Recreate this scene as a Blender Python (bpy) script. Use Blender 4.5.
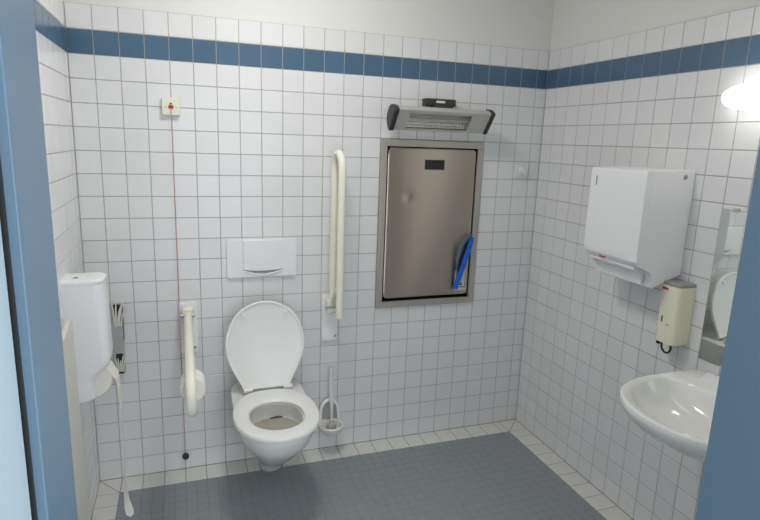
import bpy, bmesh, math, random
from mathutils import Vector, Matrix
random.seed(7)
for o in list(bpy.data.objects): bpy.data.objects.remove(o, do_unlink=True)
scene = bpy.context.scene
COL = scene.collection
W = 2.366          # room width (back wall), tiles are 0.1 m
D = 2.17           # room depth to the door wall
H = 2.66           # ceiling height
TT = 2.2           # top of the tiling
# ------------------------------------------------------------------ camera
cam_d = bpy.data.cameras.new('camera'); cam = bpy.data.objects.new('camera', cam_d); COL.objects.link(cam)
cam_d.sensor_width = 36.0; cam_d.lens = 36.0 * 561.3 / 760.0; cam_d.clip_start = 0.02
cam.location = (0.4315, -2.7730, 1.6874)
cam.rotation_euler = (1.36128, -0.03563, -0.33512)
scene.camera = cam
# ------------------------------------------------------------------ world, exposure
world = bpy.data.worlds.new('corridor_daylight'); scene.world = world; world.use_nodes = True
bg = world.node_tree.nodes['Background']; bg.inputs[0].default_value = (0.86, 0.93, 1.0, 1); bg.inputs[1].default_value = 2.9
scene.view_settings.view_transform = 'Standard'; scene.view_settings.look = 'None'
scene.view_settings.gamma = 1.0; scene.view_settings.use_curve_mapping = False
scene.view_settings.exposure = 0.0
MIRROR_TURN = math.radians(.45)   # the glass hangs a touch out of true
CEIL_LAMP = (0.82, -0.86); CEIL_POWER = 42.0; MIRROR_POWER = 4.6

# ------------------------------------------------------------------ materials
def srgb(r, g, b):
    f = lambda c: (c/255/12.92) if c/255 <= 0.04045 else ((c/255+0.055)/1.055)**2.4
    return (f(r), f(g), f(b), 1.0)
def mat(name, col, rough=0.5, metal=0.0, spec=0.5, vary=0.0, noise=0.0, nscale=8.0, bump=0.0, bscale=200.0, coat=0.0, aniso=0.0, trans=0.0, sss=0.0):
    m = bpy.data.materials.new(name); m.use_nodes = True
    nt = m.node_tree; b = nt.nodes['Principled BSDF']
    b.inputs['Roughness'].default_value = rough; b.inputs['Metallic'].default_value = metal
    b.inputs['Specular IOR Level'].default_value = spec
    b.inputs['Coat Weight'].default_value = coat; b.inputs['Coat Roughness'].default_value = 0.08
    b.inputs['Anisotropic'].default_value = aniso
    if aniso:
        tn = nt.nodes.new('ShaderNodeTangent'); tn.direction_type = 'RADIAL'; tn.axis = 'Z'; nt.links.new(tn.outputs[0], b.inputs['Tangent'])
        b.inputs['Anisotropic Rotation'].default_value = .25
    b.inputs['Transmission Weight'].default_value = trans
    tc = nt.nodes.new('ShaderNodeTexCoord')
    n = nt.nodes.new('ShaderNodeTexNoise'); n.inputs['Scale'].default_value = nscale; n.inputs['Detail'].default_value = 4
    nt.links.new(tc.outputs['Object'], n.inputs['Vector'])
    h = nt.nodes.new('ShaderNodeHueSaturation'); h.inputs['Color'].default_value = col
    # value = 1 + noise*(n-.5) + vary*(random-.5)
    a = nt.nodes.new('ShaderNodeMath'); a.operation = 'MULTIPLY_ADD'
    nt.links.new(n.outputs['Fac'], a.inputs[0]); a.inputs[1].default_value = noise; a.inputs[2].default_value = 1 - noise/2 - vary/2
    oi = nt.nodes.new('ShaderNodeObjectInfo')
    c = nt.nodes.new('ShaderNodeMath'); c.operation = 'MULTIPLY_ADD'
    nt.links.new(oi.outputs['Random'], c.inputs[0]); c.inputs[1].default_value = vary; nt.links.new(a.outputs[0], c.inputs[2])
    nt.links.new(c.outputs[0], h.inputs['Value']); nt.links.new(h.outputs[0], b.inputs['Base Color'])
    if bump:
        n2 = nt.nodes.new('ShaderNodeTexNoise'); n2.inputs['Scale'].default_value = bscale; n2.inputs['Detail'].default_value = 3
        nt.links.new(tc.outputs['Object'], n2.inputs['Vector'])
        bp = nt.nodes.new('ShaderNodeBump'); bp.inputs['Strength'].default_value = bump; bp.inputs['Distance'].default_value = 0.002
        nt.links.new(n2.outputs['Fac'], bp.inputs['Height']); nt.links.new(bp.outputs[0], b.inputs['Normal'])
    return m
def emit(name, col, s):
    m = bpy.data.materials.new(name); m.use_nodes = True
    b = m.node_tree.nodes['Principled BSDF']; b.inputs['Base Color'].default_value = (.9, .9, .9, 1)
    b.inputs['Emission Color'].default_value = col; b.inputs['Emission Strength'].default_value = s
    return m
M = {
 'tile':  mat('white_glazed_tile', srgb(223, 223, 223), .22, vary=.05, noise=.03, nscale=5),
 'blue':  mat('blue_glazed_tile', srgb(76, 104, 129), .22, vary=.10, noise=.05, nscale=9),
 'grout': mat('grey_grout', srgb(166, 165, 161), .9, noise=.08, nscale=30),
 'plaster': mat('white_plaster', srgb(222, 221, 217), .85, noise=.02, nscale=3, bump=.15, bscale=260),
 'border': mat('floor_border_tile', srgb(218, 217, 210), .35, vary=.05, noise=.04, nscale=12),
 'mosaic': mat('grey_mosaic_tile', srgb(140, 145, 149), .55, vary=.035, noise=.08, nscale=14, bump=.2, bscale=300),
 'mosgrout': mat('dark_floor_grout', srgb(132, 137, 141), .9, noise=.10, nscale=20),
 'ceramic': mat('white_ceramic', srgb(232, 232, 228), .08, noise=.015, nscale=4, coat=.3),
 'seat': mat('white_seat_plastic', srgb(236, 236, 232), .22, noise=.015, nscale=6),
 'plastic': mat('white_plastic', srgb(236, 236, 237), .35, noise=.02, nscale=6),
 'plate': mat('flush_plate_plastic', srgb(234, 234, 235), .35, noise=.02, nscale=6),
 'cream': mat('cream_nylon', srgb(236, 233, 217), .3, noise=.03, nscale=10),
 'creambox': mat('cream_plastic', srgb(234, 230, 206), .4, noise=.03, nscale=10),
 'ivory': mat('ivory_panel', srgb(216, 214, 204), .4, noise=.03, nscale=5),
 'alarm': mat('ivory_switch', srgb(226, 224, 206), .4, noise=.02),
 'steel': mat('brushed_steel', srgb(208, 197, 183), .40, metal=1.0, aniso=1.0, noise=.05, nscale=3, bump=.25, bscale=2.2),
 'frame_steel': mat('frame_steel', srgb(196, 191, 184), .5, metal=.85, aniso=.4, noise=.05, nscale=6),
 'bagsteel': mat('bag_holder_steel', srgb(178, 178, 176), .4, metal=.3, noise=.06, nscale=9),
 'chrome': mat('reflector_chrome', srgb(244, 244, 242), .25, metal=1.0, noise=.03, nscale=10),
 'silver': mat('silver_grey_case', srgb(196, 195, 188), .4, metal=.25, noise=.03, nscale=8),
 'dark': mat('dark_grey_plastic', srgb(52, 54, 54), .5, noise=.1, nscale=30),
 'black': mat('black_plastic', srgb(22, 24, 24), .45, noise=.1, nscale=30),
 'gap': mat('dark_recess', srgb(38, 36, 33), .7, noise=.1, nscale=20),
 'red': mat('red_plastic', srgb(176, 30, 44), .4, noise=.05),
 'cord': mat('red_cord', srgb(204, 140, 138), .7, noise=.1, nscale=60),
 'ball': mat('dark_red_ball', srgb(62, 30, 34), .35, noise=.1, nscale=40),
 'strap': mat('blue_webbing', srgb(24, 106, 222), .6, noise=.15, nscale=60, bump=.3, bscale=500),
 'strap2': mat('grey_blue_webbing', srgb(70, 92, 124), .6, noise=.15, nscale=60),
 'sticker': mat('pale_sticker', srgb(198, 200, 196), .5, noise=.05, nscale=30),
 'paper': mat('toilet_paper', srgb(236, 232, 222), .9, noise=.05, nscale=40, bump=.2, bscale=250),
 'bag': mat('paper_bag', srgb(232, 230, 216), .7, noise=.1, nscale=30),
 'greytop': mat('grey_lid', srgb(150, 150, 146), .5, noise=.05),
 'water': mat('toilet_shelf_water', srgb(176, 170, 158), .06, noise=.35, nscale=14),
 'stain': mat('dark_outlet', srgb(84, 76, 66), .4, noise=.2, nscale=40),
 'bluepaint': mat('blue_door_paint', srgb(90, 113, 131), .38, noise=.03, nscale=3),
 'leaf': mat('pale_door_leaf', srgb(168, 184, 192), .45, noise=.02, nscale=3),
 'corridor': mat('corridor_floor', srgb(150, 150, 148), .6, noise=.1, nscale=8),
 'mirror': mat('mirror_glass', srgb(226, 230, 226), .015, metal=1.0, noise=.0),
 'brushplastic': mat('frosted_brush_plastic', srgb(226, 228, 230), .3, noise=.03),
 'cupin': mat('holder_inner_grey', srgb(176, 174, 162), .5, noise=.06, nscale=20),
 'ceil_lamp': emit('ceiling_lamp_glass', (1.0, .985, .96, 1), CEIL_POWER),
 'mir_lamp': emit('wall_lamp_glass', (1.0, .97, .92, 1), MIRROR_POWER),
}
# ------------------------------------------------------------------ mesh helpers
def link(name, me, m=None, parent=None, smooth=False, loc=None):
    o = bpy.data.objects.new(name, me); COL.objects.link(o)
    if m is not None: me.materials.append(M[m] if isinstance(m, str) else m)
    if smooth:
        for p in me.polygons: p.use_smooth = True
    if parent is not None: o.parent = parent
    if loc is not None: o.location = loc
    return o
def pyd(name, v, f, m, parent=None, smooth=False, loc=None):
    me = bpy.data.meshes.new(name); me.from_pydata([tuple(a) for a in v], [], f)
    bm = bmesh.new(); bm.from_mesh(me); bmesh.ops.recalc_face_normals(bm, faces=bm.faces); bm.to_mesh(me); bm.free()
    o = link(name, me, m, parent, smooth, loc)
    if smooth: me.set_sharp_from_angle(angle=math.radians(38))
    return o
def bevelled(o, w, seg=2):
    me = o.data; bm = bmesh.new(); bm.from_mesh(me)
    e = [x for x in bm.edges if len(x.link_faces) == 2 and x.calc_face_angle(0) > math.radians(25)]
    bmesh.ops.bevel(bm, geom=e, offset=w, segments=seg, affect='EDGES', profile=.5, clamp_overlap=True)
    bm.to_mesh(me); bm.free()
    for p in me.polygons: p.use_smooth = True
    me.set_sharp_from_angle(angle=math.radians(50))
    wn = o.modifiers.new('weighted', 'WEIGHTED_NORMAL'); wn.keep_sharp = True; wn.weight = 100
    return o
def boxv(x0, x1, y0, y1, z0, z1):
    return [(x, y, z) for z in (z0, z1) for y in (y0, y1) for x in (x0, x1)]
BOXF = [(0,1,3,2),(4,6,7,5),(0,4,5,1),(2,3,7,6),(0,2,6,4),(1,5,7,3)]
def box(name, x0, x1, y0, y1, z0, z1, m, parent=None, bev=0, seg=2):
    o = pyd(name, boxv(x0, x1, y0, y1, z0, z1), BOXF, m, parent)
    return bevelled(o, bev, seg) if bev else o
def boxes(name, L, m, parent=None):
    v = []; f = []
    for b in L:
        k = len(v); v += boxv(*b); f += [tuple(i+k for i in q) for q in BOXF]
    return pyd(name, v, f, m, parent)
def loft(name, rings, m, parent=None, cap0=True, cap1=True, closed=False, smooth=True):
    n = len(rings[0]); v = [p for r in rings for p in r]; f = []
    R = len(rings)
    for i in range(R if closed else R-1):
        j = (i+1) % R
        for k in range(n):
            f.append((i*n+k, i*n+(k+1) % n, j*n+(k+1) % n, j*n+k))
    if not closed:
        if cap0: f.append(tuple(range(n)))
        if cap1: f.append(tuple((R-1)*n+k for k in range(n)))
    return pyd(name, v, f, m, parent, smooth)
def tube(name, pts, r, m, parent=None, seg=14, rad=None):
    pts = [Vector(p) for p in pts]; rings = []; up = None
    for i, p in enumerate(pts):
        t = (pts[min(i+1, len(pts)-1)] - pts[max(i-1, 0)]).normalized()
        if up is None:
            a = Vector((1, 0, 0)) if abs(t.x) < .8 else Vector((0, 0, 1)); up = (a - t*a.dot(t)).normalized()
        else: up = (up - t*up.dot(t)).normalized()
        s = t.cross(up); rr = rad[i] if rad else r
        rings.append([p + up*rr*math.cos(q*2*math.pi/seg) + s*rr*math.sin(q*2*math.pi/seg) for q in range(seg)])
    return loft(name, rings, m, parent)
def lathe(name, prof, c, m, parent=None, seg=28, axis='z', cap0=True, cap1=True):
    rings = []
    for r, h in prof:
        ring = []
        for q in range(seg):
            a = q*2*math.pi/seg; u, w = r*math.cos(a), r*math.sin(a)
            d = {'z': (u, w, h), 'y': (u, h, w), 'x': (h, u, w)}[axis]
            ring.append((c[0]+d[0], c[1]+d[1], c[2]+d[2]))
        rings.append(ring)
    return loft(name, rings, m, parent, cap0, cap1)
def prism(name, poly, a0, a1, axis, m, parent=None, bev=0, seg=2, smooth=False):
    # poly: 2-D points; axis x -> (y,z), y -> (x,z), z -> (x,y)
    def P(q, a): return {'x': (a, q[0], q[1]), 'y': (q[0], a, q[1]), 'z': (q[0], q[1], a)}[axis]
    n = len(poly); v = [P(q, a0) for q in poly] + [P(q, a1) for q in poly]
    f = [tuple(range(n)), tuple(range(n, 2*n))] + [(k, (k+1) % n, n+(k+1) % n, n+k) for k in range(n)]
    o = pyd(name, v, f, m, parent, smooth)
    return bevelled(o, bev, seg) if bev else o
def ribbon(name, pts, wdir, w, m, parent=None, th=.0012):
    # a thin band with thickness; wdir per point or one vector; w width or list
    pts = [Vector(p) for p in pts]; rings = []
    for i, p in enumerate(pts):
        t = (pts[min(i+1, len(pts)-1)] - pts[max(i-1, 0)]).normalized()
        d = Vector(wdir[i] if isinstance(wdir, list) else wdir); d = (d - t*d.dot(t)).normalized()
        n = t.cross(d).normalized()*th/2; ww = (w[i] if isinstance(w, list) else w)/2
        rings.append([p-d*ww-n, p+d*ww-n, p+d*ww+n, p-d*ww+n])
    return loft(name, rings, m, parent)
def rrect(x0, x1, z0, z1, r, n=5):
    pts = []
    for cx, cz, a0 in ((x1-r, z1-r, 0), (x0+r, z1-r, 90), (x0+r, z0+r, 180), (x1-r, z0+r, 270)):
        for k in range(n+1):
            a = math.radians(a0+90*k/n); pts.append((cx+r*math.cos(a), cz+r*math.sin(a)))
    return pts
def empty(name, loc, label, cat, group=None):
    o = bpy.data.objects.new(name, None); COL.objects.link(o); o.empty_display_size = .05
    ORG[o.name] = Vector(loc); o['label'] = label; o['category'] = cat
    if group: o['group'] = group
    EMPT.append((o, Vector(loc))); return o
ORG = {}; EMPT = []
def tag(o, label, cat, group=None):
    o['label'] = label; o['category'] = cat
    if group: o['group'] = group
    return o
def struct(o): o['kind'] = 'structure'; return o
def arc(c, r, a0, a1, n, plane='yz', x=0):
    L = []
    for k in range(n+1):
        a = math.radians(a0+(a1-a0)*k/n); L.append((x, c[0]+r*math.cos(a), c[1]+r*math.sin(a)))
    return L

# ------------------------------------------------------------------ tiles
G = .0016      # half joint
def tile_geom(w, h, th=.006, ch=.0012):
    # centred on origin in (u,v), front face at n=0, body towards +n
    a, b = w/2-G, h/2-G; v = []
    for n, i in ((th, 0), (ch, 0), (0, ch)):
        v += [(-a+i, -b+i, n), (a-i, -b+i, n), (a-i, b-i, n), (-a+i, b-i, n)]
    f = [(8, 9, 10, 11)]
    for k in range(4):
        f += [(k, (k+1) % 4, 4+(k+1) % 4, 4+k), (4+k, 4+(k+1) % 4, 8+(k+1) % 4, 8+k)]
    return v, f
MESHES = {}
def tile_mesh(w, h, m, basis):
    key = (round(w, 4), round(h, 4), m, basis)
    if key not in MESHES:
        v, f = tile_geom(w, h); me = bpy.data.meshes.new('tile')
        me.from_pydata([mapb(p, basis) for p in v], [], f); me.materials.append(M[m])
        bm = bmesh.new(); bm.from_mesh(me); bmesh.ops.recalc_face_normals(bm, faces=bm.faces)
        c = Vector(mapb((0, 0, 0), basis)); nf = bm.faces[:] ; bm.faces.ensure_lookup_table()
        want = Vector(mapb((0, 0, -1), basis))
        if bm.faces[0].normal.dot(want) < 0: bmesh.ops.reverse_faces(bm, faces=bm.faces)
        bm.to_mesh(me); bm.free(); MESHES[key] = me
    return MESHES[key]
def mapb(p, b):
    u, v, n = p
    return {'back': (u, n, v), 'left': (-n, u, v), 'right': (n, u, v), 'front': (u, -n, v), 'floor': (u, v, -n)}[b]
def lay(parent, basis, specs, limit_key, nmax, name='tile'):
    """specs: (centre xyz, w, h, material); the nmax best by limit_key become objects, the rest one joined part"""
    specs = sorted(specs, key=limit_key)
    for c, w, h, m in specs[:nmax]:
        o = bpy.data.objects.new(name, tile_mesh(w, h, m, basis)); COL.objects.link(o); o.parent = parent; o.location = c
        s = .0012
        o.rotation_euler = tuple(random.uniform(-s, s) for _ in range(3))
    for mm in sorted(set(s[3] for s in specs[nmax:])):
        V = []; F = []
        for c, w, h, m in specs[nmax:]:
            if m != mm: continue
            v, f = tile_geom(w, h); k = len(V)
            for p in v:
                q = mapb(p, basis); V.append((c[0]+q[0], c[1]+q[1], c[2]+q[2]))
            F += [tuple(i+k for i in q) for q in f]
        if V:
            o = pyd('far_tiles' if mm != 'blue' else 'far_blue_tiles', V, F, mm, parent); o['kind'] = 'stuff'
CAMP = Vector(cam.location)
def spans(cuts): return [(a, b) for a, b in zip(cuts[:-1], cuts[1:])]
ROWS = [(k*.1, k*.1+.1) for k in range(22)]
def wallspecs(cols, place, skip=lambda a, b, c, d: False):
    L = []
    for (a, b) in cols:
        for k, (z0, z1) in enumerate(ROWS):
            if skip(a, b, z0, z1): continue
            L.append((place((a+b)/2, (z0+z1)/2), b-a, z1-z0, 'blue' if k == 20 else 'tile'))
    return L
# changing-table recess in the back wall
BX0, BX1, BZ0, BZ1 = 1.402, 1.994, .795, 1.696
def framed(x0, x1, y0, y1, z0, z1):
    return [(x0, BX0+.02, y0, y1, z0, z1), (BX1-.02, x1, y0, y1, z0, z1),
            (BX0+.02, BX1-.02, y0, y1, z0, BZ0+.02), (BX0+.02, BX1-.02, y0, y1, BZ1-.02, z1)]
wb = struct(boxes('wall_back', framed(-.15, W+.15, .0045, .15, -.1, H), 'plaster'))
boxes('grout_bed', framed(0, W, .0018, .0046, 0, TT), 'grout', wb)
colsb = spans([k*.1 for k in range(24)]+[W])
lay(wb, 'back', wallspecs(colsb, lambda u, z: (u, 0, z), lambda a, b, c, d: a > 1.39 and b < 2.01 and c > .79 and d < 1.71),
    lambda s: (Vector(s[0])-CAMP).length / (s[1]/.1)**.5, 300)
wl = struct(box('wall_left', -.15, -.0045, -D, .0045, -.1, H, 'plaster'))
box('grout_bed', -.0046, -.0018, -D, 0, 0, TT, 'grout', wl)
colsl = spans([-(.041+.1*k) for k in range(21, -1, -1)]+[0.0])
lay(wl, 'left', wallspecs(colsl, lambda u, z: (0, u, z)), lambda s: -s[0][1], 230)
wr = struct(box('wall_right', W+.0045, W+.15, -D, .0045, -.1, H, 'plaster'))
box('grout_bed', W+.0018, W+.0046, -D, 0, 0, TT, 'grout', wr)
colsr = spans([-(.096+.1*k) for k in range(20, -1, -1)]+[0.0])
lay(wr, 'right', wallspecs(colsr, lambda u, z: (W, u, z)), lambda s: -s[0][1], 290)
# door wall with the opening
DX0, DX1, DH = .314, 1.2225, 2.04
fw = [(-.15, DX0-.04, -D-.125, -D-.0045, -.1, H), (DX1+.04, W+.15, -D-.125, -D-.0045, -.1, H), (DX0-.04, DX1+.04, -D-.125, -D-.0045, DH+.04, H)]
wf = struct(boxes('wall_front', fw, 'plaster'))
boxes('grout_bed', [(0, DX0-.045, -D-.0046, -D-.0018, 0, TT), (DX1+.045, W, -D-.0046, -D-.0018, 0, TT)], 'grout', wf)
lay(wf, 'front', wallspecs([(.0, .09), (.09, .18), (.18, .27)]+spans([1.27+.1*k for k in range(11)]+[W]), lambda u, z: (u, -D, z)), lambda s: 0, 0)
struct(box('ceiling', -.15, W+.15, -D-.125, .15, H, H+.12, 'plaster'))
# ------------------------------------------------------------------ floor
fl = struct(box('floor', -.15, W+.15, -D-.02, .15, -.12, -.0009, 'mosgrout'))
def border_piece(poly):
    # a flat floor tile of any outline, slightly inset for the joint
    cx = sum(p[0] for p in poly)/len(poly); cy = sum(p[1] for p in poly)/len(poly)
    q = []
    n = len(poly)
    for i in range(n):
        a, b, c = (Vector(poly[i-1]), Vector(poly[i]), Vector(poly[(i+1) % n]))
        d1 = (b-a).normalized(); d2 = (c-b).normalized(); n1 = Vector((-d1.y, d1.x)); n2 = Vector((-d2.y, d2.x))
        k = (n1+n2)/(1+n1.dot(n2)); q.append(tuple(b + k*G))
    o = prism('border_tile', [(x-cx, y-cy) for x, y in q], -.008, 0, 'z', 'border', fl)
    bevelled(o, .001, 1); o.location = (cx, cy, 0)
bL, bB, bR = .101, .124, W-.122
box('border_grout', 0, W, -bB, 0, -.006, -.0016, 'grout', fl)
box('border_grout', 0, bL, -D, -bB, -.006, -.0016, 'grout', fl)
box('border_grout', bR, W, -D, -bB, -.006, -.0016, 'grout', fl)
border_piece([(0, 0), (bL, -bB), (bL, 0)]); border_piece([(0, 0), (0, -bB), (bL, -bB)])
xs = [bL]+[.1*k for k in range(2, 23)]+[bR]
for a, b in spans(xs): border_piece([(a, -bB), (b, -bB), (b, 0), (a, 0)])
border_piece([(bR, 0), (bR, -bB), (W, 0)]); border_piece([(W, 0), (bR, -bB), (W, -bB)])
ys = [-bB-.1*k for k in range(21)]
for a, b in spans(ys):
    if b < -D: b = -D
    border_piece([(0, b), (bL, b), (bL, a), (0, a)])
ysr = [-bB]+[-.196-.1*k for k in range(20)]
for a, b in spans(ysr): border_piece([(bR, b), (W, b), (W, a), (bR, a)])
MS = .05; sp = []
nx = int(round((bR-bL)/MS)); ny = int((D-bB)/MS)
mw = (bR-bL)/nx
for i in range(nx):
    for j in range(ny):
        sp.append(((bL+(i+.5)*mw, -bB-(j+.5)*MS, 0), mw, MS, 'mosaic'))
invc = cam.matrix_basis.inverted()
def inview(c):
    p = invc @ Vector(c)
    if p.z > -.1: return False
    u = 380+561.3*p.x/-p.z; v = 260-561.3*p.y/-p.z
    return 60 < u < 700 and v < 522
lay(fl, 'floor', sp, lambda s: (0 if inview(s[0]) else 5) + (Vector(s[0])-CAMP).length, 300, 'floor_tile')
struct(box('floor_corridor', -1.6, 3.6, -4.4, -D-.02, -.12, -.002, 'corridor'))
# ------------------------------------------------------------------ door frame and leaf
door = bpy.data.objects.new('door_1', None); COL.objects.link(door); struct(door)
YI, YO = -D, -2.284      # room side and corridor side of the reveal
def jamb(x, s):   # s=+1: left jamb (its face looks to +x)
    # steel lining wrapping the wall edge, with a rebate step on the corridor side
    P = [(x, YI), (x, YO), (x-s*.024, YO), (x-s*.024, YO-.035), (x-s*.075, YO-.035), (x-s*.075, YO-.022),
         (x-s*.04, YO-.022), (x-s*.04, YI-.006), (x-s*.043, YI-.006), (x-s*.043, YI)]
    o = prism('jamb', P, 0, DH, 'z', 'bluepaint', door); return bevelled(o, .003, 2)
jamb(DX0, 1); jamb(DX1, -1)
box('header', DX0-.075, DX1+.075, YO-.03, YI, DH, DH+.05, 'bluepaint', door, .002)
box('gasket', DX0-.0236, DX0-.0078, YO-.004, YO, 0, DH, 'black', door)
box('gasket', DX1+.0078, DX1+.0236, YO-.004, YO, 0, DH, 'black', door)
lf = box('door_leaf', DX0-.055, DX0-.0097, YO-.93, YO-.008, .008, DH-.01, 'leaf', door, .002)
# lever handle on the free end of the leaf
tube('handle', [(DX0-.0097, YO-.86, 1.02), (DX0+.03, YO-.86, 1.02), (DX0+.036, YO-.85, 1.02), (DX0+.036, YO-.74, 1.02)], .009, 'frame_steel', lf)

# ------------------------------------------------------------------ toilet
TX = .797
def sring(hw, bf, bb, yc, z, nf=2.2, nb=6, n=56, cx=TX, tilt=0):
    R = []
    for k in range(n):
        t = 2*math.pi*k/n; c, s = math.cos(t), math.sin(t)
        e = nf if s < 0 else nb; b = bf if s < 0 else bb
        x = hw*math.copysign(abs(c)**(2/e), c); y = b*math.copysign(abs(s)**(2/e), s)
        R.append((cx+x, yc+y, z+tilt*y))
    return R
to = empty('toilet', (TX, -.3, 0), 'white wall-hung toilet with its lid raised, on the tiled back wall', 'toilet')
YC = -.40
body = [sring(.048, .045, .24, -.243, .092, nb=3), sring(.056, .070, .24, -.243, .101, nb=3), sring(.065, .098, .245, -.248, .13, nb=3),
        sring(.077, .132, .25, -.253, .17, nb=3.5), sring(.093, .168, .265, -.268, .21, nb=4), sring(.116, .203, .305, -.308, .265, nb=5),
        sring(.138, .225, .345, -.348, .32, nb=5), sring(.160, .247, .378, -.381, .37, nb=5), sring(.173, .257, .393, -.396, .415, nb=5),
        sring(.178, .262, .397, YC, .444, nb=6), sring(.177, .261, .396, YC, .452, nb=6), sring(.172, .256, .392, YC, .456, nb=6),
        sring(.122, .168, .13, -.43, .456, nb=2.2), sring(.116, .162, .124, -.43, .450, nb=2.2), sring(.122, .166, .130, -.43, .43, nb=2.2),
        sring(.122, .164, .132, -.43, .40, nb=2.2), sring(.114, .15, .122, -.43, .382, nb=2.2), sring(.08, .11, .09, -.43, .374, nb=2.2)]
loft('bowl', body, 'ceramic', to)
wa = loft('water', [sring(.112, .148, .120, -.43, .378, nb=2.2), sring(.115, .152, .123, -.43, .384, nb=2.2)], 'water', to)
tube('flush_outlet', [(TX-.012, -.314, .386), (TX+.02, -.309, .386), (TX+.05, -.313, .386)], .006, 'stain', to, seg=8, rad=[.003, .007, .003])
def seat_ring(off, z, inner=False, d=0):
    if inner: return sring(.120-d, .139-d, .132-d, -.455, z, nf=2.1, nb=2.2)
    return sring(.190+off, .238+off, .250+off, -.442, z, nf=2.15, nb=2.35)
st = loft('seat', [seat_ring(-.010, .459), seat_ring(-.001, .464), seat_ring(0, .472), seat_ring(-.004, .479), seat_ring(-.016, .483),
      sring(.138, .158, .150, -.452, .483, nf=2.1, nb=2.2), sring(.126, .145, .138, -.455, .479, nf=2.1, nb=2.2), seat_ring(0, .472, True), sring(.122, .141, .134, -.455, .459, nf=2.1, nb=2.2)],
      'seat', to, closed=True)
# lid: outline in its own plane (u across, v up), then leaned back
def lid_out(k):
    prof = [(0, .112), (.03, .124), (.08, .150), (.13, .173), (.18, .187), (.23, .191), (.28, .184), (.33, .166), (.37, .141), (.40, .110), (.419, .072), (.431, .036)]
    L = [(u*k, .22+(v-.22)*k) for v, u in prof]
    return L + [(0, .22+(.435-.22)*k)] + [(-u, v) for u, v in reversed(L)]
LH = (-.176, .478); lean = math.radians(7)
def lidp(u, v, n): # n towards the room
    y = LH[0] + v*math.sin(lean) - n*math.cos(lean); z = LH[1] + v*math.cos(lean) + n*math.sin(lean)
    return (TX-.006+u, y, z)
rings = []
for k, n in ((.96, -.016), (.99, -.012), (1.0, -.004), (1.0, .004), (.985, .007), (.955, .007), (.93, .003), (.90, .001)):
    rings.append([lidp(u, v, n) for u, v in lid_out(k)])
lid = loft('lid', rings, 'seat', to)
for u in (-.103, .098):
    p = lidp(u, .372, .002); q = lidp(u, .372, .016)
    tube('lid_bumper', [p, q, lidp(u, .372, .0175)], .008, 'plate', lid, seg=12, rad=[.0085, .008, .004])
box('stamp', TX-.014, TX+.004, lidp(0, .2, .0016)[1]-.0006, lidp(0, .2, .0016)[1]+.001, lidp(0, .2, 0)[2]-.003, lidp(0, .2, 0)[2]+.003, 'plate', lid)
for s in (-1, 1):
    tube('hinge', [(TX+s*.075, -.182, .478), (TX+s*.118, -.182, .478)], .013, 'seat', to, seg=12)
    tube('hinge_post', [(TX+s*.085, -.18, .454), (TX+s*.085, -.18, .478)], .009, 'bagsteel', to, seg=10)
# ------------------------------------------------------------------ flush plate
fp = empty('flush_plate', (.797, 0, .989), 'white rectangular flush plate with wide push button above the toilet', 'flush plate')
bevelled(prism('plate', rrect(.625, .966, 1.002, 1.192, .006, 3), -.014, 0, 'y', 'plate', fp), .003, 2)
bt = prism('button', [(.703, 1.188), (.703, 1.042), (.735, 1.037), (.775, 1.034), (.82, 1.034), (.862, 1.037), (.897, 1.042), (.897, 1.188)], -.0205, -.012, 'y', 'plate', fp, .002, 2)
cres = [(.703+.194*k/16, 1.038-.020*math.sin(math.pi*k/16)) for k in range(17)]
prism('finger_recess', cres+[(.897, 1.043), (.862, 1.037), (.82, 1.034), (.775, 1.034), (.735, 1.037), (.703, 1.043)], -.0146, -.012, 'y', 'greytop', fp)
lip = [(.703+.194*k/16, -.0165, 1.036-.022*math.sin(math.pi*k/16)) for k in range(17)]
tube('finger_lip', lip, .004, 'plastic', fp, seg=8)
# ------------------------------------------------------------------ fold-away grab bars
def grab_bar(name, x, up, label):
    t = empty(name, (x, 0, .60), label, 'grab bar', 'fold-away grab bars')
    yp, zp = -.06, .84
    def T(y, z):
        return (x, yp+(z-zp), zp-(y-yp)) if up else (x, y, z)
    bevelled(prism('wall_plate', rrect(x-.042, x+.042, .635, .888, .006, 3), -.012, 0, 'y', 'plastic', t), .003, 2)
    box('hinge_block', x-.026, x+.026, -.062, -.012, .80, .872, 'cream', t, .008, 3)
    R = .07; pts = [T(yp-.005, zp)] + [T(yp-.70*k/6, zp) for k in range(1, 7)]
    c = (yp-.711, zp-R)
    for k in range(0, 13):
        a = math.radians(90+180*k/12); pts.append(T(c[0]+R*math.cos(a), c[1]+R*math.sin(a)))
    pts += [T(yp-.70+.70*k/6, zp-2*R) for k in range(1, 6)] + [T(yp+.02, zp-2*R)]
    tube('rail', pts, .0185, 'cream', t, seg=18)
    a = [T(yp-.012, zp-.006), T(yp-.06, zp-.03), T(yp-.115, zp-.10), T(yp-.125, zp-.135)]
    tube('brace', a, .0125, 'cream', t, seg=12)
    tube('pivot_pin', [(x-.034, yp, zp), (x+.034, yp, zp)], .010, 'frame_steel', t, seg=12)
    tube('screw', [(x+.03, -.0125, .66), (x+.03, -.017, .66)], .006, 'greytop', t, seg=10)
    return t
gb = grab_bar('grab_bar', 1.146, True, 'cream grab bar folded upright against the wall beside the steel changing table')
gd = grab_bar('grab_bar', .437, False, 'cream grab bar folded down below the red alarm cord, with a paper roll on it')
tube('roll_spindle', [(.437, -.64, .83), (.440, -.64, .80), (.4445, -.64, .772), (.4445, -.65, .769), (.4445, -.765, .769)], .006, 'cream', gd, seg=8)

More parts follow.
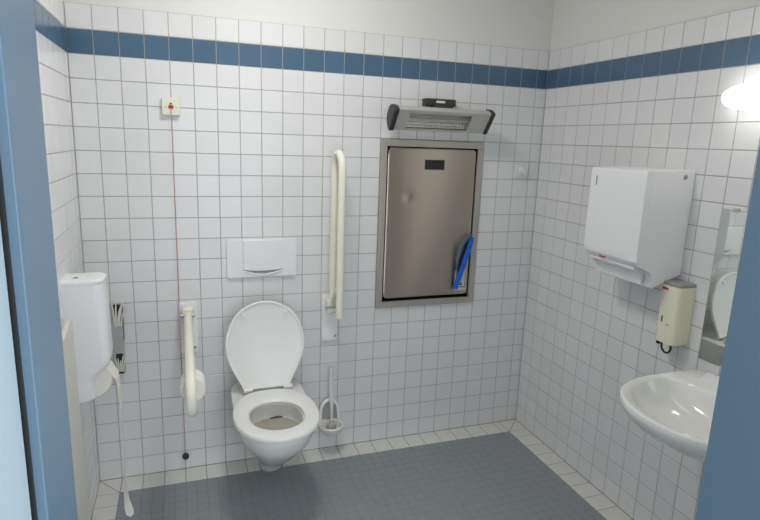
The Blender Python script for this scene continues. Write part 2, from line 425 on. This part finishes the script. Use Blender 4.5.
lathe('toilet_roll', [(.013, 0), (.042, 0), (.0445, .003), (.0445, .095), (.042, .098), (.013, .098)], (.4445, -.755, .769), 'paper', seg=30, axis='y', cap0=False, cap1=False)
r0 = bpy.data.objects['toilet_roll']; tag(r0, 'white toilet paper roll held beside the lowered grab bar', 'toilet roll')
# ------------------------------------------------------------------ alarm switch with red pull cord
al = empty('alarm_switch', (.398, 0, 1.764), 'ivory emergency switch with red button and long red pull cord', 'alarm switch')
box('switch_plate', .360, .436, -.024, 0, 1.764, 1.840, 'alarm', al, .004, 2)
box('red_button', .388, .409, -.030, -.022, 1.794, 1.808, 'red', al, .002)
tube('indicator', [(.3985, -.024, 1.815), (.3985, -.027, 1.815)], .0042, 'ball', al, seg=10)
for dx in (-.022, .022): tube('screw', [(.3985+dx, -.0235, 1.800), (.3985+dx, -.0255, 1.800)], .0028, 'greytop', al, seg=8)
tube('pull_cord', [(.3985, -.028, 1.792), (.3988, -.028, 1.4), (.3985, -.026, 1.0), (.399, -.026, .6), (.401, -.026, .3), (.402, -.026, .098)], .0016, 'cord', al, seg=6)
lathe('pull_ball', [(.003, .018), (.009, .016), (.0155, .008), (.017, 0), (.0155, -.008), (.009, -.015), (.002, -.017)], (.402, -.026, .083), 'ball', al, seg=18)
# ------------------------------------------------------------------ paper dispenser on the left wall
dy0, dy1 = -.525, -.385
dp = empty('paper_dispenser', (.07, -.455, .665), 'tall white plastic toilet paper dispenser on the side wall near the corner', 'dispenser')
# plan outline (x,y) with rounded outer edges; lower end cut away at the outer side
def plan(xf, z, i=0):
    r = .034; P = [(0.0, dy1-i), (0.0, dy0+i)]
    for k in range(7):
        a = math.radians(-90+90*k/6); P.append((xf-i-r+r*math.cos(a), dy0+i+r+r*math.sin(a)))
    for k in range(7):
        a = math.radians(0+90*k/6); P.append((xf-i-r+r*math.cos(a), dy1-i-r+r*math.sin(a)))
    return [(x, y, z) for x, y in P]
XF = .148
rings = [plan(.078, .662), plan(.086, .668), plan(.086, .70), plan(.088, .725), plan(.092, .745), plan(.102, .763), plan(.125, .782), plan(.140, .797), plan(XF-.004, .815), plan(XF, .84), plan(XF-.004, 1.05), plan(.139, 1.126)]
loft('cover', rings, 'plastic', dp)
rings = [plan(.1395, 1.1265), plan(.1425, 1.129), plan(.1425, 1.139), plan(.1395, 1.143, .003), plan(.132, 1.1445, .008)]
tl = loft('top_lid', rings, 'plastic', dp)
lathe('lock', [(.010, 0), (.010, .0015), (.006, .0018)], (.045, -.478, 1.1442), 'greytop', tl, seg=16)
lathe('key_hole', [(.0055, 0), (.0055, .0012)], (.045, -.478, 1.1458), 'black', tl, seg=12)
tr = empty('toilet_roll', (.09, -.455, .66), 'cream paper roll hanging out below the tall white dispenser', 'toilet roll')
lathe('roll', [(.012, -.05), (.070, -.05), (.072, -.047), (.072, .047), (.070, .05), (.012, .05)], (.077, -.455, .742), 'paper', tr, seg=30, axis='y', cap0=False, cap1=False)
sheet = [(.085, -.455, .803), (.110, -.455, .797), (.138, -.455, .772), (.160, -.455, .735), (.167, -.455, .69), (.169, -.453, .60), (.167, -.45, .45), (.163, -.447, .30), (.162, -.445, .20), (.166, -.444, .14), (.174, -.444, .105), (.182, -.444, .085)]
wd = [(0, 1, 0)]*4 + [(-.02, 1, 0), (-.04, 1, 0), (-.04, 1, 0), (-.02, 1, 0), (.1, 1, 0), (.5, 1, 0), (.9, 1, .1), (1, .8, .1)]
ribbon('hanging_sheet', sheet, wd, [.10, .10, .10, .098, .09, .08, .075, .07, .06, .044, .040, .016], 'paper', tr)
# ------------------------------------------------------------------ hygiene bag holder beside the corner
bh = empty('bag_holder', (.1, 0, .56), 'grey steel hygiene bag holder on the back wall, behind the tall paper dispenser', 'bag holder')
bevelled(prism('housing', rrect(.035, .148, .56, .905, .012, 4), -.030, 0, 'y', 'bagsteel', bh), .003, 2)
box('upper_slot', .112, .142, -.0312, -.028, .80, .905, 'black', bh)
box('lower_slot', .112, .142, -.0312, -.028, .565, .665, 'black', bh)
box('side_slot', .1495, .1512, -.022, -.008, .73, .90, 'black', bh)
rnd = random.Random(3)
for zc, lab, top in ((.80, 'white hygiene bag tip poking out of the upper slot of the steel holder', True), (.575, 'white hygiene bag tip poking out of the lower slot of the steel holder', False)):
    for k in range(5):
        x0 = .116+.0062*k; dx = ((-.004+.011*k) if top else (-.008+.006*k))+rnd.uniform(-.003, .003); h = rnd.uniform(.10, .135) if top else rnd.uniform(.06, .09)
        pts = [(x0, -.033, zc), (x0+dx*.15, -.037-.002*k, zc+h*.35), (x0+dx*.5, -.046-.002*k, zc+h*.7), (x0+dx, -.050-.002*k, zc+h)]
        o = ribbon('hygiene_bag', pts, (1, -.3+.25*k, 0), [.005, .006, .0065, .004], 'bag', th=.002)
        tag(o, lab, 'paper bag', 'hygiene bags in the upper slot' if top else 'hygiene bags in the lower slot')
# ------------------------------------------------------------------ ivory panel on the left wall
pn = empty('wall_panel', (.03, -.98, 0), 'tall flat ivory panel unit against the side wall, beside the paper dispenser', 'panel')
P = [(-1.28, .08), (-.660, .08), (-.654, .10), (-.690, 1.035), (-.70, 1.05), (-.715, 1.052), (-.84, 1.035), (-1.28, 1.035)]
prism('front_plate', P, .044, .060, 'x', 'ivory', pn, .003, 2)
box('back_box', 0, .0445, -1.26, -.71, .09, 1.02, 'ivory', pn, .004)
# ------------------------------------------------------------------ toilet brush in wall holder
bx, by = 1.150, -.068
hd = empty('brush_holder', (bx, by, .1), 'white wall-mounted toilet brush holder with arched back, right of the toilet', 'brush holder')
cup = [(.012, .128), (.036, .129), (.050, .134), (.060, .146), (.063, .160), (.068, .168), (.0685, .174), (.064, .178), (.057, .174), (.053, .160), (.045, .142), (.010, .137)]
lathe('cup', cup, (bx, by, 0), 'seat', hd, seg=32)
A = [(bx+.047*math.cos(math.radians(a)), -.012-.012*abs(math.cos(math.radians(a))), .245+.046*math.sin(math.radians(a))) for a in range(0, 181, 12)]
tube('arch', [(bx+.051, -.038, .168), (bx+.050, -.030, .21)] + A + [(bx-.050, -.030, .21), (bx-.051, -.038, .168)], .0095, 'seat', hd, seg=10)
poly = [(bx+.046*math.cos(math.radians(a)), .245+.044*math.sin(math.radians(a))) for a in range(0, 181, 15)] + [(bx-.05, .15), (bx+.05, .15)]
prism('back_plate', poly, -.010, 0, 'y', 'cupin', hd)
br = empty('toilet_brush', (bx, by, .12), 'toilet brush with slim frosted white handle standing in its holder', 'toilet brush')
tube('handle', [(bx, by-.004, .20), (bx, by-.003, .24), (bx, by, .30), (bx-.002, by+.006, .38), (bx-.003, by+.012, .47), (bx-.003, by+.012, .492)], .006, 'brushplastic', br, seg=12, rad=[.007, .008, .012, .012, .0115, .009])
lathe('bristle_head', [(.006, .205), (.009, .19), (.024, .182), (.028, .165), (.026, .148), (.012, .140)], (bx, by-.004, 0), 'cupin', br, seg=20)

# ------------------------------------------------------------------ changing table (recessed steel cabinet)
ct = empty('changing_table', (1.698, 0, BZ0), 'recessed stainless steel fold-down changing table with blue strap in the back wall', 'changing table')
FW = .034
boxes_f = [(BX0, BX1, -.012, .004, BZ1-FW, BZ1), (BX0, BX0+FW, -.012, .004, BZ0+FW, BZ1-FW), (BX1-FW, BX1, -.012, .004, BZ0+FW, BZ1-FW), (BX0, BX1, -.012, .004, BZ0, BZ0+FW)]
for b in boxes_f: box('frame_bar', *b, 'frame_steel', ct, .0015, 1)
boxes('recess', [(BX0+.022, BX1-.022, .09, .10, BZ0+.022, BZ1-.022), (BX0+.022, BX0+.03, 0.004, .09, BZ0+.022, BZ1-.022), (BX1-.03, BX1-.022, 0.004, .09, BZ0+.022, BZ1-.022),
                 (BX0+.03, BX1-.03, 0.004, .09, BZ0+.022, BZ0+.03), (BX0+.03, BX1-.03, 0.004, .09, BZ1-.03, BZ1-.022)], 'gap', ct)
dx0, dx1, dz0, dz1 = BX0+FW+.006, BX1-FW-.009, BZ0+FW+.019, BZ1-FW-.007
# door skin as a fine grid with a faint bulge and one dent
N = 36; NZ = 54; v = []; f = []
def skin(u, w):
    x = dx0+(dx1-dx0)*u; z = dz0+(dz1-dz0)*w
    y = -.010 - .0035*math.sin(math.pi*u)*math.sin(math.pi*w) - .0012*math.sin(2.2*math.pi*u+1.1*w)
    d2 = ((x-1.562)**2+(z-1.398)**2)/.016**2; y += .005*math.exp(-d2)
    r = .022; ax = max(0, r-min(x-dx0, dx1-x)); az = max(0, r-min(z-dz0, dz1-z))
    if ax > 0 and az > 0:
        h = math.hypot(ax, az)
        if h > r:
            cx = dx0+r if x < (dx0+dx1)/2 else dx1-r; cz = dz0+r if z < (dz0+dz1)/2 else dz1-r
            x = cx+(x-cx)*r/h; z = cz+(z-cz)*r/h
    e = min(u*(dx1-dx0), (1-u)*(dx1-dx0), w*(dz1-dz0), (1-w)*(dz1-dz0)); y += max(0, .003-e)*.8
    return (x, y, z)
us = [0, .006, .02]+[.04+.92*k/N for k in range(N+1)]+[.98, .994, 1]; ws = [0, .004, .012]+[.025+.95*k/NZ for k in range(NZ+1)]+[.988, .996, 1]
nu, nw = len(us), len(ws)
for w in ws:
    for u in us: v.append(skin(u, w))
k0 = len(v)
for w in ws:
    for u in us: a = skin(u, w); v.append((a[0], .020, a[2]))
for j in range(nw-1):
    for i in range(nu-1):
        q = (j*nu+i, j*nu+i+1, (j+1)*nu+i+1, (j+1)*nu+i); f.append(q); f.append(tuple(k0+t for t in reversed(q)))
for i in range(nu-1):
    f.append((i, i+1, k0+i+1, k0+i)); j = (nw-1)*nu; f.append((j+i, j+i+1, k0+j+i+1, k0+j+i))
for j in range(nw-1):
    f.append((j*nu, (j+1)*nu, k0+(j+1)*nu, k0+j*nu)); f.append((j*nu+nu-1, (j+1)*nu+nu-1, k0+(j+1)*nu+nu-1, k0+j*nu+nu-1))
dr = pyd('door', v, f, 'steel', ct, True)
box('grip_slot', 1.648, 1.762, -.0162, -.008, 1.546, 1.598, 'black', dr, .002)
box('grip_slot_rim', 1.644, 1.766, -.0148, -.008, 1.542, 1.602, 'frame_steel', dr, .001)
# sticker with its printed marks
stk = box('sticker', 1.868, 1.938, -.0142, -.0115, .872, .985, 'sticker', dr)
box('print_mark', 1.931, 1.935, -.0146, -.0141, .892, .972, 'dark', stk); box('print_mark', 1.897, 1.935, -.0146, -.0141, .888, .893, 'dark', stk)
box('print_mark', 1.898, 1.916, -.0146, -.0141, .902, .909, 'dark', stk); box('print_mark', 1.903, 1.910, -.0146, -.0141, .909, .918, 'dark', stk); box('print_mark', 1.883, 1.893, -.0146, -.0141, .915, .921, 'dark', stk)
sx = [(1.957, .004, 1.185), (1.956, -.018, 1.176), (1.945, -.026, 1.14), (1.925, -.030, 1.075), (1.900, -.030, .995), (1.878, -.027, .925), (1.868, -.025, .885)]
ribbon('safety_strap', sx, (1, .25, -.3), [.02, .03, .036, .036, .037, .038, .036], 'strap', ct, .0025)
sl = [(1.954, .004, 1.19), (1.948, -.015, 1.185), (1.918, -.034, 1.172), (1.888, -.040, 1.135), (1.872, -.038, 1.07), (1.868, -.030, 1.0), (1.873, -.026, .95)]
ribbon('strap_loop', sl, [(.3, 1, 0)]*7, [.02, .03, .034, .034, .03, .028, .02], 'strap2', ct, .0025)
# ------------------------------------------------------------------ infrared heater
ht = empty('wall_heater', (1.68, 0, 1.75), 'silver infrared wall heater with dark end caps above the steel changing table', 'heater')
HC = Vector((0, -.118, 1.812)); ha = math.radians(38)     # tilt: grille looks forward and down
# local section coordinates (a: out of grille, b: up along the face)
def hs(a, b): 
    d = Vector((0, -math.cos(ha), -math.sin(ha))); e = Vector((0, -math.sin(ha), math.cos(ha)))
    b *= .93; p = HC + d*a + e*b; return (p.y, p.z)
sec = [(.030, -.066), (.036, -.058), (.036, .058), (.030, .066), (.004, .062), (-.022, .046), (-.034, .024), (-.036, 0), (-.034, -.024), (-.022, -.046), (.004, -.062)]
hx0, hx1 = 1.424, 1.930; gx0, gx1 = 1.490, 1.826
back = [(.030, -.066), (.004, -.062), (-.022, -.046), (-.034, -.024), (-.036, 0), (-.034, .024), (-.022, .046), (.004, .062), (.030, .066)]
inner = [(a+.003, b*.95) for a, b in reversed(back)]
prism('housing', [hs(a, b) for a, b in back+inner], hx0, hx1, 'x', 'silver', ht, smooth=True)
def facep(nm, x0, x1, b0, b1, m='silver'):
    return prism(nm, [hs(.030, b0), hs(.036, b0), hs(.036, b1), hs(.030, b1)], x0, x1, 'x', m, ht, .001, 1)
facep('face_panel', hx0, gx0, -.066, .066); facep('face_panel', gx1, hx1, -.066, .066)
facep('face_strip', gx0, gx1, .044, .066); facep('face_strip', gx0, gx1, -.066, -.052)
rfl = [(.031, -.046), (.021, -.033), (.011, -.020), (.006, -.008), (.004, .010), (.008, .030), (.016, .046)]   # scooped, fluted plate
NZG = 40; ring = []
for i in range(NZG+1):       # fluted reflector: ridges run round the trough
    x = gx0-.004+(gx1-gx0+.008)*i/NZG; o_ = .0022 if i % 2 else 0.0
    ring.append([(x, *hs(a-o_, b)) for a, b in rfl] + [(x, *hs(-.004 if a < .02 else a-.012, b*1.01)) for a, b in reversed(rfl)])
loft('reflector', ring, 'chrome', ht, smooth=False)
qa = hs(.024, .0); tube('quartz_tube', [(gx0-.004, qa[0], qa[1]), (gx1+.004, qa[0], qa[1])], .004, 'plastic', ht, seg=12)
# grille wires in one part: too fine to pick apart
V = []; F = []
def wire(x0, b0, x1, b1, r=.0011, a=.034):
    y0, z0 = hs(a, b0); y1, z1 = hs(a, b1); k = len(V)
    t = Vector((x1-x0, y1-y0, z1-z0)).normalized(); n = Vector((0, -math.cos(ha), -math.sin(ha))); s = t.cross(n)
    for P0 in (Vector((x0, y0, z0)), Vector((x1, y1, z1))):
        for q in ((1, 1), (-1, 1), (-1, -1), (1, -1)): V.append(P0+s*r*q[0]+n*r*q[1])
    for i in range(4): F.append((k+i, k+(i+1) % 4, k+4+(i+1) % 4, k+4+i))
n = 30
for i in range(n): 
    x = gx0+.004+(gx1-gx0-.008)*i/(n-1); wire(x, -.050, min(x+.012, gx1), .044)
for b in (-.03, -.008, .014, .032): wire(gx0, b, gx1, b, a=.032)
g = pyd('grille', V, F, 'frame_steel', ht); g['kind'] = 'stuff'
cap = [hs(a*1.16, b*1.10) for a, b in sec]
for x0, x1 in ((hx0-.022, hx0+.004), (hx1-.004, hx1+.020)):
    prism('end_cap', cap, x0, x1, 'x', 'dark', ht, .006, 3)
box('mount_bracket', 1.620, 1.790, -.050, 0, 1.872, 1.908, 'dark', ht, .003)
box('cable_clamp', 1.676, 1.722, -.064, -.05, 1.856, 1.897, 'plastic', ht, .002)
box('mount_arm', 1.66, 1.76, -.085, -.02, 1.845, 1.885, 'dark', ht, .003)
# ------------------------------------------------------------------ thermostat by the corner
th = empty('thermostat', (2.246, 0, 1.51), 'small white thermostat with round knob near the right corner', 'thermostat')
bevelled(prism('plate', rrect(2.206, 2.288, 1.512, 1.592, .006, 3), -.012, 0, 'y', 'tile', th), .003, 2)
lathe('knob', [(.026, -.011), (.024, -.022), (.021, -.024), (.004, -.0245)], (2.256, 0, 1.552), 'tile', th, seg=24, axis='y')
box('knob_mark', 2.2545, 2.2575, -.0252, -.024, 1.557, 1.572, 'greytop', th)

# ------------------------------------------------------------------ paper towel dispenser on the right wall
tw = empty('towel_dispenser', (W, -.9, 1.14), 'large white paper towel dispenser on the right wall', 'dispenser')
ty0, ty1 = -1.056, -.739
prof = [(W, 1.616), (2.150, 1.611), (2.126, 1.609), (2.122, 1.602), (2.122, 1.275), (2.126, 1.248), (2.140, 1.230), (2.175, 1.214),
        (2.196, 1.206), (2.210, 1.192), (2.214, 1.172), (2.212, 1.144), (2.222, 1.136), (W-.012, 1.184), (W, 1.190)]
bevelled(prism('body', prof, ty0, ty1, 'y', 'plastic', tw), .005, 2)
prism('outlet_tray', [(2.150, 1.228), (2.196, 1.2085), (2.206, 1.196), (2.2065, 1.146), (2.198, 1.146), (2.188, 1.19), (2.150, 1.212)], ty0+.035, ty1-.012, 'y', 'plate', tw, .001, 1)
prism('side_seam', [(2.150, 1.606), (2.153, 1.606), (2.153, 1.242), (2.150, 1.242)], ty0-.0006, ty0+.001, 'y', 'plate', tw)
lathe('lock', [(.009, 0), (.009, -.003), (.004, -.0035)], (W-.052, ty0, 1.588), 'greytop', tw, seg=16, axis='y')
box('level_window', 2.1212, 2.123, -.782, -.775, 1.535, 1.575, 'greytop', tw)
# red maker's mark: two small printed strokes
for y0, y1 in ((-.868, -.848), (-.845, -.832)): box('red_mark', 2.1355, 2.1385, y0, y1, 1.229, 1.241, 'red', tw)
# ------------------------------------------------------------------ soap dispenser
so = empty('soap_dispenser', (W, -1.085, .91), 'cream soap dispenser with black hose loop, mounted between towel dispenser and mirror', 'dispenser')
sy0, sy1 = -1.138, -1.042
def splan(z, i=0, fr=.088):
    L = [(W, sy0+i), (W-.055, sy0+i)]
    for k in range(1, 12):
        a = math.pi*k/12; L.append((W-.055-(fr-.055-i)*math.sin(a)**.4, (sy0+sy1)/2-((sy1-sy0)/2-i)*math.cos(a)))
    L += [(W-.055, sy1-i), (W, sy1-i)]
    return [(x, y, z) for x, y in L]
loft('body', [splan(.910, .004, .080), splan(.914, 0, .086), splan(.95, 0, .087), splan(1.155, 0, .088)], 'creambox', so)
loft('top_cap', [splan(1.1553, 0, .088), splan(1.166, 0, .088), splan(1.170, .004, .088)], 'greytop', so)
for y0, y1 in ((-1.076, -1.058), (-1.086, -1.079)): box('red_mark', W-.0895, W-.0830, y0, y1, 1.136, 1.146, 'red', so)
box('sight_window', W-.0875, W-.079, -1.078, -1.071, 1.000, 1.026, 'black', so, .001)
box('emboss', W-.0880, W-.080, -1.112, -1.096, .992, .996, 'greytop', so)
lathe('button', [(.008, 0), (.007, -.003), (.003, -.0035)], (W-.078, -1.122, 1.128), 'creambox', so, seg=14, axis='x')
box('nozzle', W-.070, W-.045, -1.058, -1.044, .894, .912, 'black', so, .003)
lp = [(W-.055, -1.064, .912)]
for k in range(0, 15):
    a = math.radians(100+20*k) if False else math.radians(150+ (390-150)*k/14)
    lp.append((W-.055, -1.086-.024*math.cos(a), .892+.026*math.sin(a)))
lp.append((W-.055, -1.108, .912))
tube('hose', lp, .0042, 'black', so, seg=10)
# ------------------------------------------------------------------ mirror and its lamp
mi = empty('mirror', (W, -1.5, .88), 'frameless wall mirror above the washbasin', 'mirror')
mg = box('glass', W-.006, W-.0005, -1.80, -1.200, .882, 1.484, 'mirror', mi, .001, 1)
mg.matrix_basis = Matrix.Translation((W-.0005, -1.2, 0)) @ Matrix.Rotation(MIRROR_TURN, 4, 'Z') @ Matrix.Translation((-W+.0005, 1.2, 0))
for yy in (-1.26, -1.74): box('clip', W-.009, W, yy-.012, yy+.012, 1.476, 1.490, 'frame_steel', mi, .001)
la = empty('mirror_lamp', (W, -1.45, 1.83), 'glowing white oval wall lamp above the mirror', 'lamp')
rings = []
for k in range(0, 21):
    t = -1+2*k/20; s = max(.04, (1-abs(t)**6.0)**.6); yc = -1.47
    rings.append([(W-.030-.085*s*max(0, math.sin(a))**.9, yc+.312*t, 1.884+.050*s*math.cos(a)) for a in [math.pi*q/14 for q in range(15)]])
loft('glass_shade', rings, 'mir_lamp', la)
box('base_plate', W-.034, W, -1.70, -1.20, 1.852, 1.910, 'plastic', la, .003)
# ------------------------------------------------------------------ washbasin
wbn = empty('washbasin', (W, -1.49, .8), 'white oval ceramic washbasin on the right wall below the mirror', 'washbasin')
def bring(hw, bf, bb, xc, z, nf=2.2, nb=6, n=60):
    R = []
    for x, y, zz in sring(hw, bf, bb, 0, z, nf, nb, n, cx=0):
        R.append((W - xc + y, -1.495 - x, zz))
    return R
BC = .25
bas = [bring(.09, .06, .245, BC, .655, nb=5), bring(.14, .12, .248, BC, .668, nb=5), bring(.20, .20, .249, BC, .70, nb=5), bring(.246, .258, .249, BC, .745, nb=5), bring(.272, .288, .249, BC, .785, nb=6),
       bring(.279, .299, .249, BC, .815, nb=7), bring(.282, .302, .249, BC, .832, nb=8), bring(.279, .299, .249, BC, .842, nb=8), bring(.272, .292, .246, BC, .846, nb=8),
       bring(.258, .262, .115, BC, .840, nb=3), bring(.250, .253, .105, BC, .832, nb=3), bring(.236, .238, .098, BC, .80, nb=3), bring(.205, .20, .090, BC, .755, nb=2.6), bring(.14, .13, .07, BC, .715, nb=2.4), bring(.05, .05, .04, BC, .700, nb=2.2)]
bas = [[(x, y, .832-(.832-z)*(.73 if k < 7 else .78) if z < .832 else z) for x, y, z in R_] for k, R_ in enumerate(bas)]
loft('basin', bas, 'ceramic', wbn)
lathe('drain', [(.024, .7295), (.024, .733), (.015, .7335)], (W-BC+.03, -1.495, -.001), 'frame_steel', wbn, seg=20)
# ------------------------------------------------------------------ ceiling lamp
cl = empty('ceiling_lamp', (CEIL_LAMP[0], CEIL_LAMP[1], H), 'round white glass ceiling lamp above the toilet', 'lamp')
lathe('base', [(.19, H), (.19, H-.025), (.17, H-.028)], (CEIL_LAMP[0], CEIL_LAMP[1], 0), 'plastic', cl, seg=40)
lathe('glass_dome', [(.172, H-.026), (.170, H-.045), (.150, H-.072), (.11, H-.09), (.06, H-.099), (.01, H-.101)], (CEIL_LAMP[0], CEIL_LAMP[1], 0), 'ceil_lamp', cl, seg=40, cap0=False)

# ------------------------------------------------------------------ put each thing's origin at its base
bpy.context.view_layer.update()
for o, loc in EMPT:
    o.location = loc
    for ch in list(o.children):
        ch.location = ch.location - loc
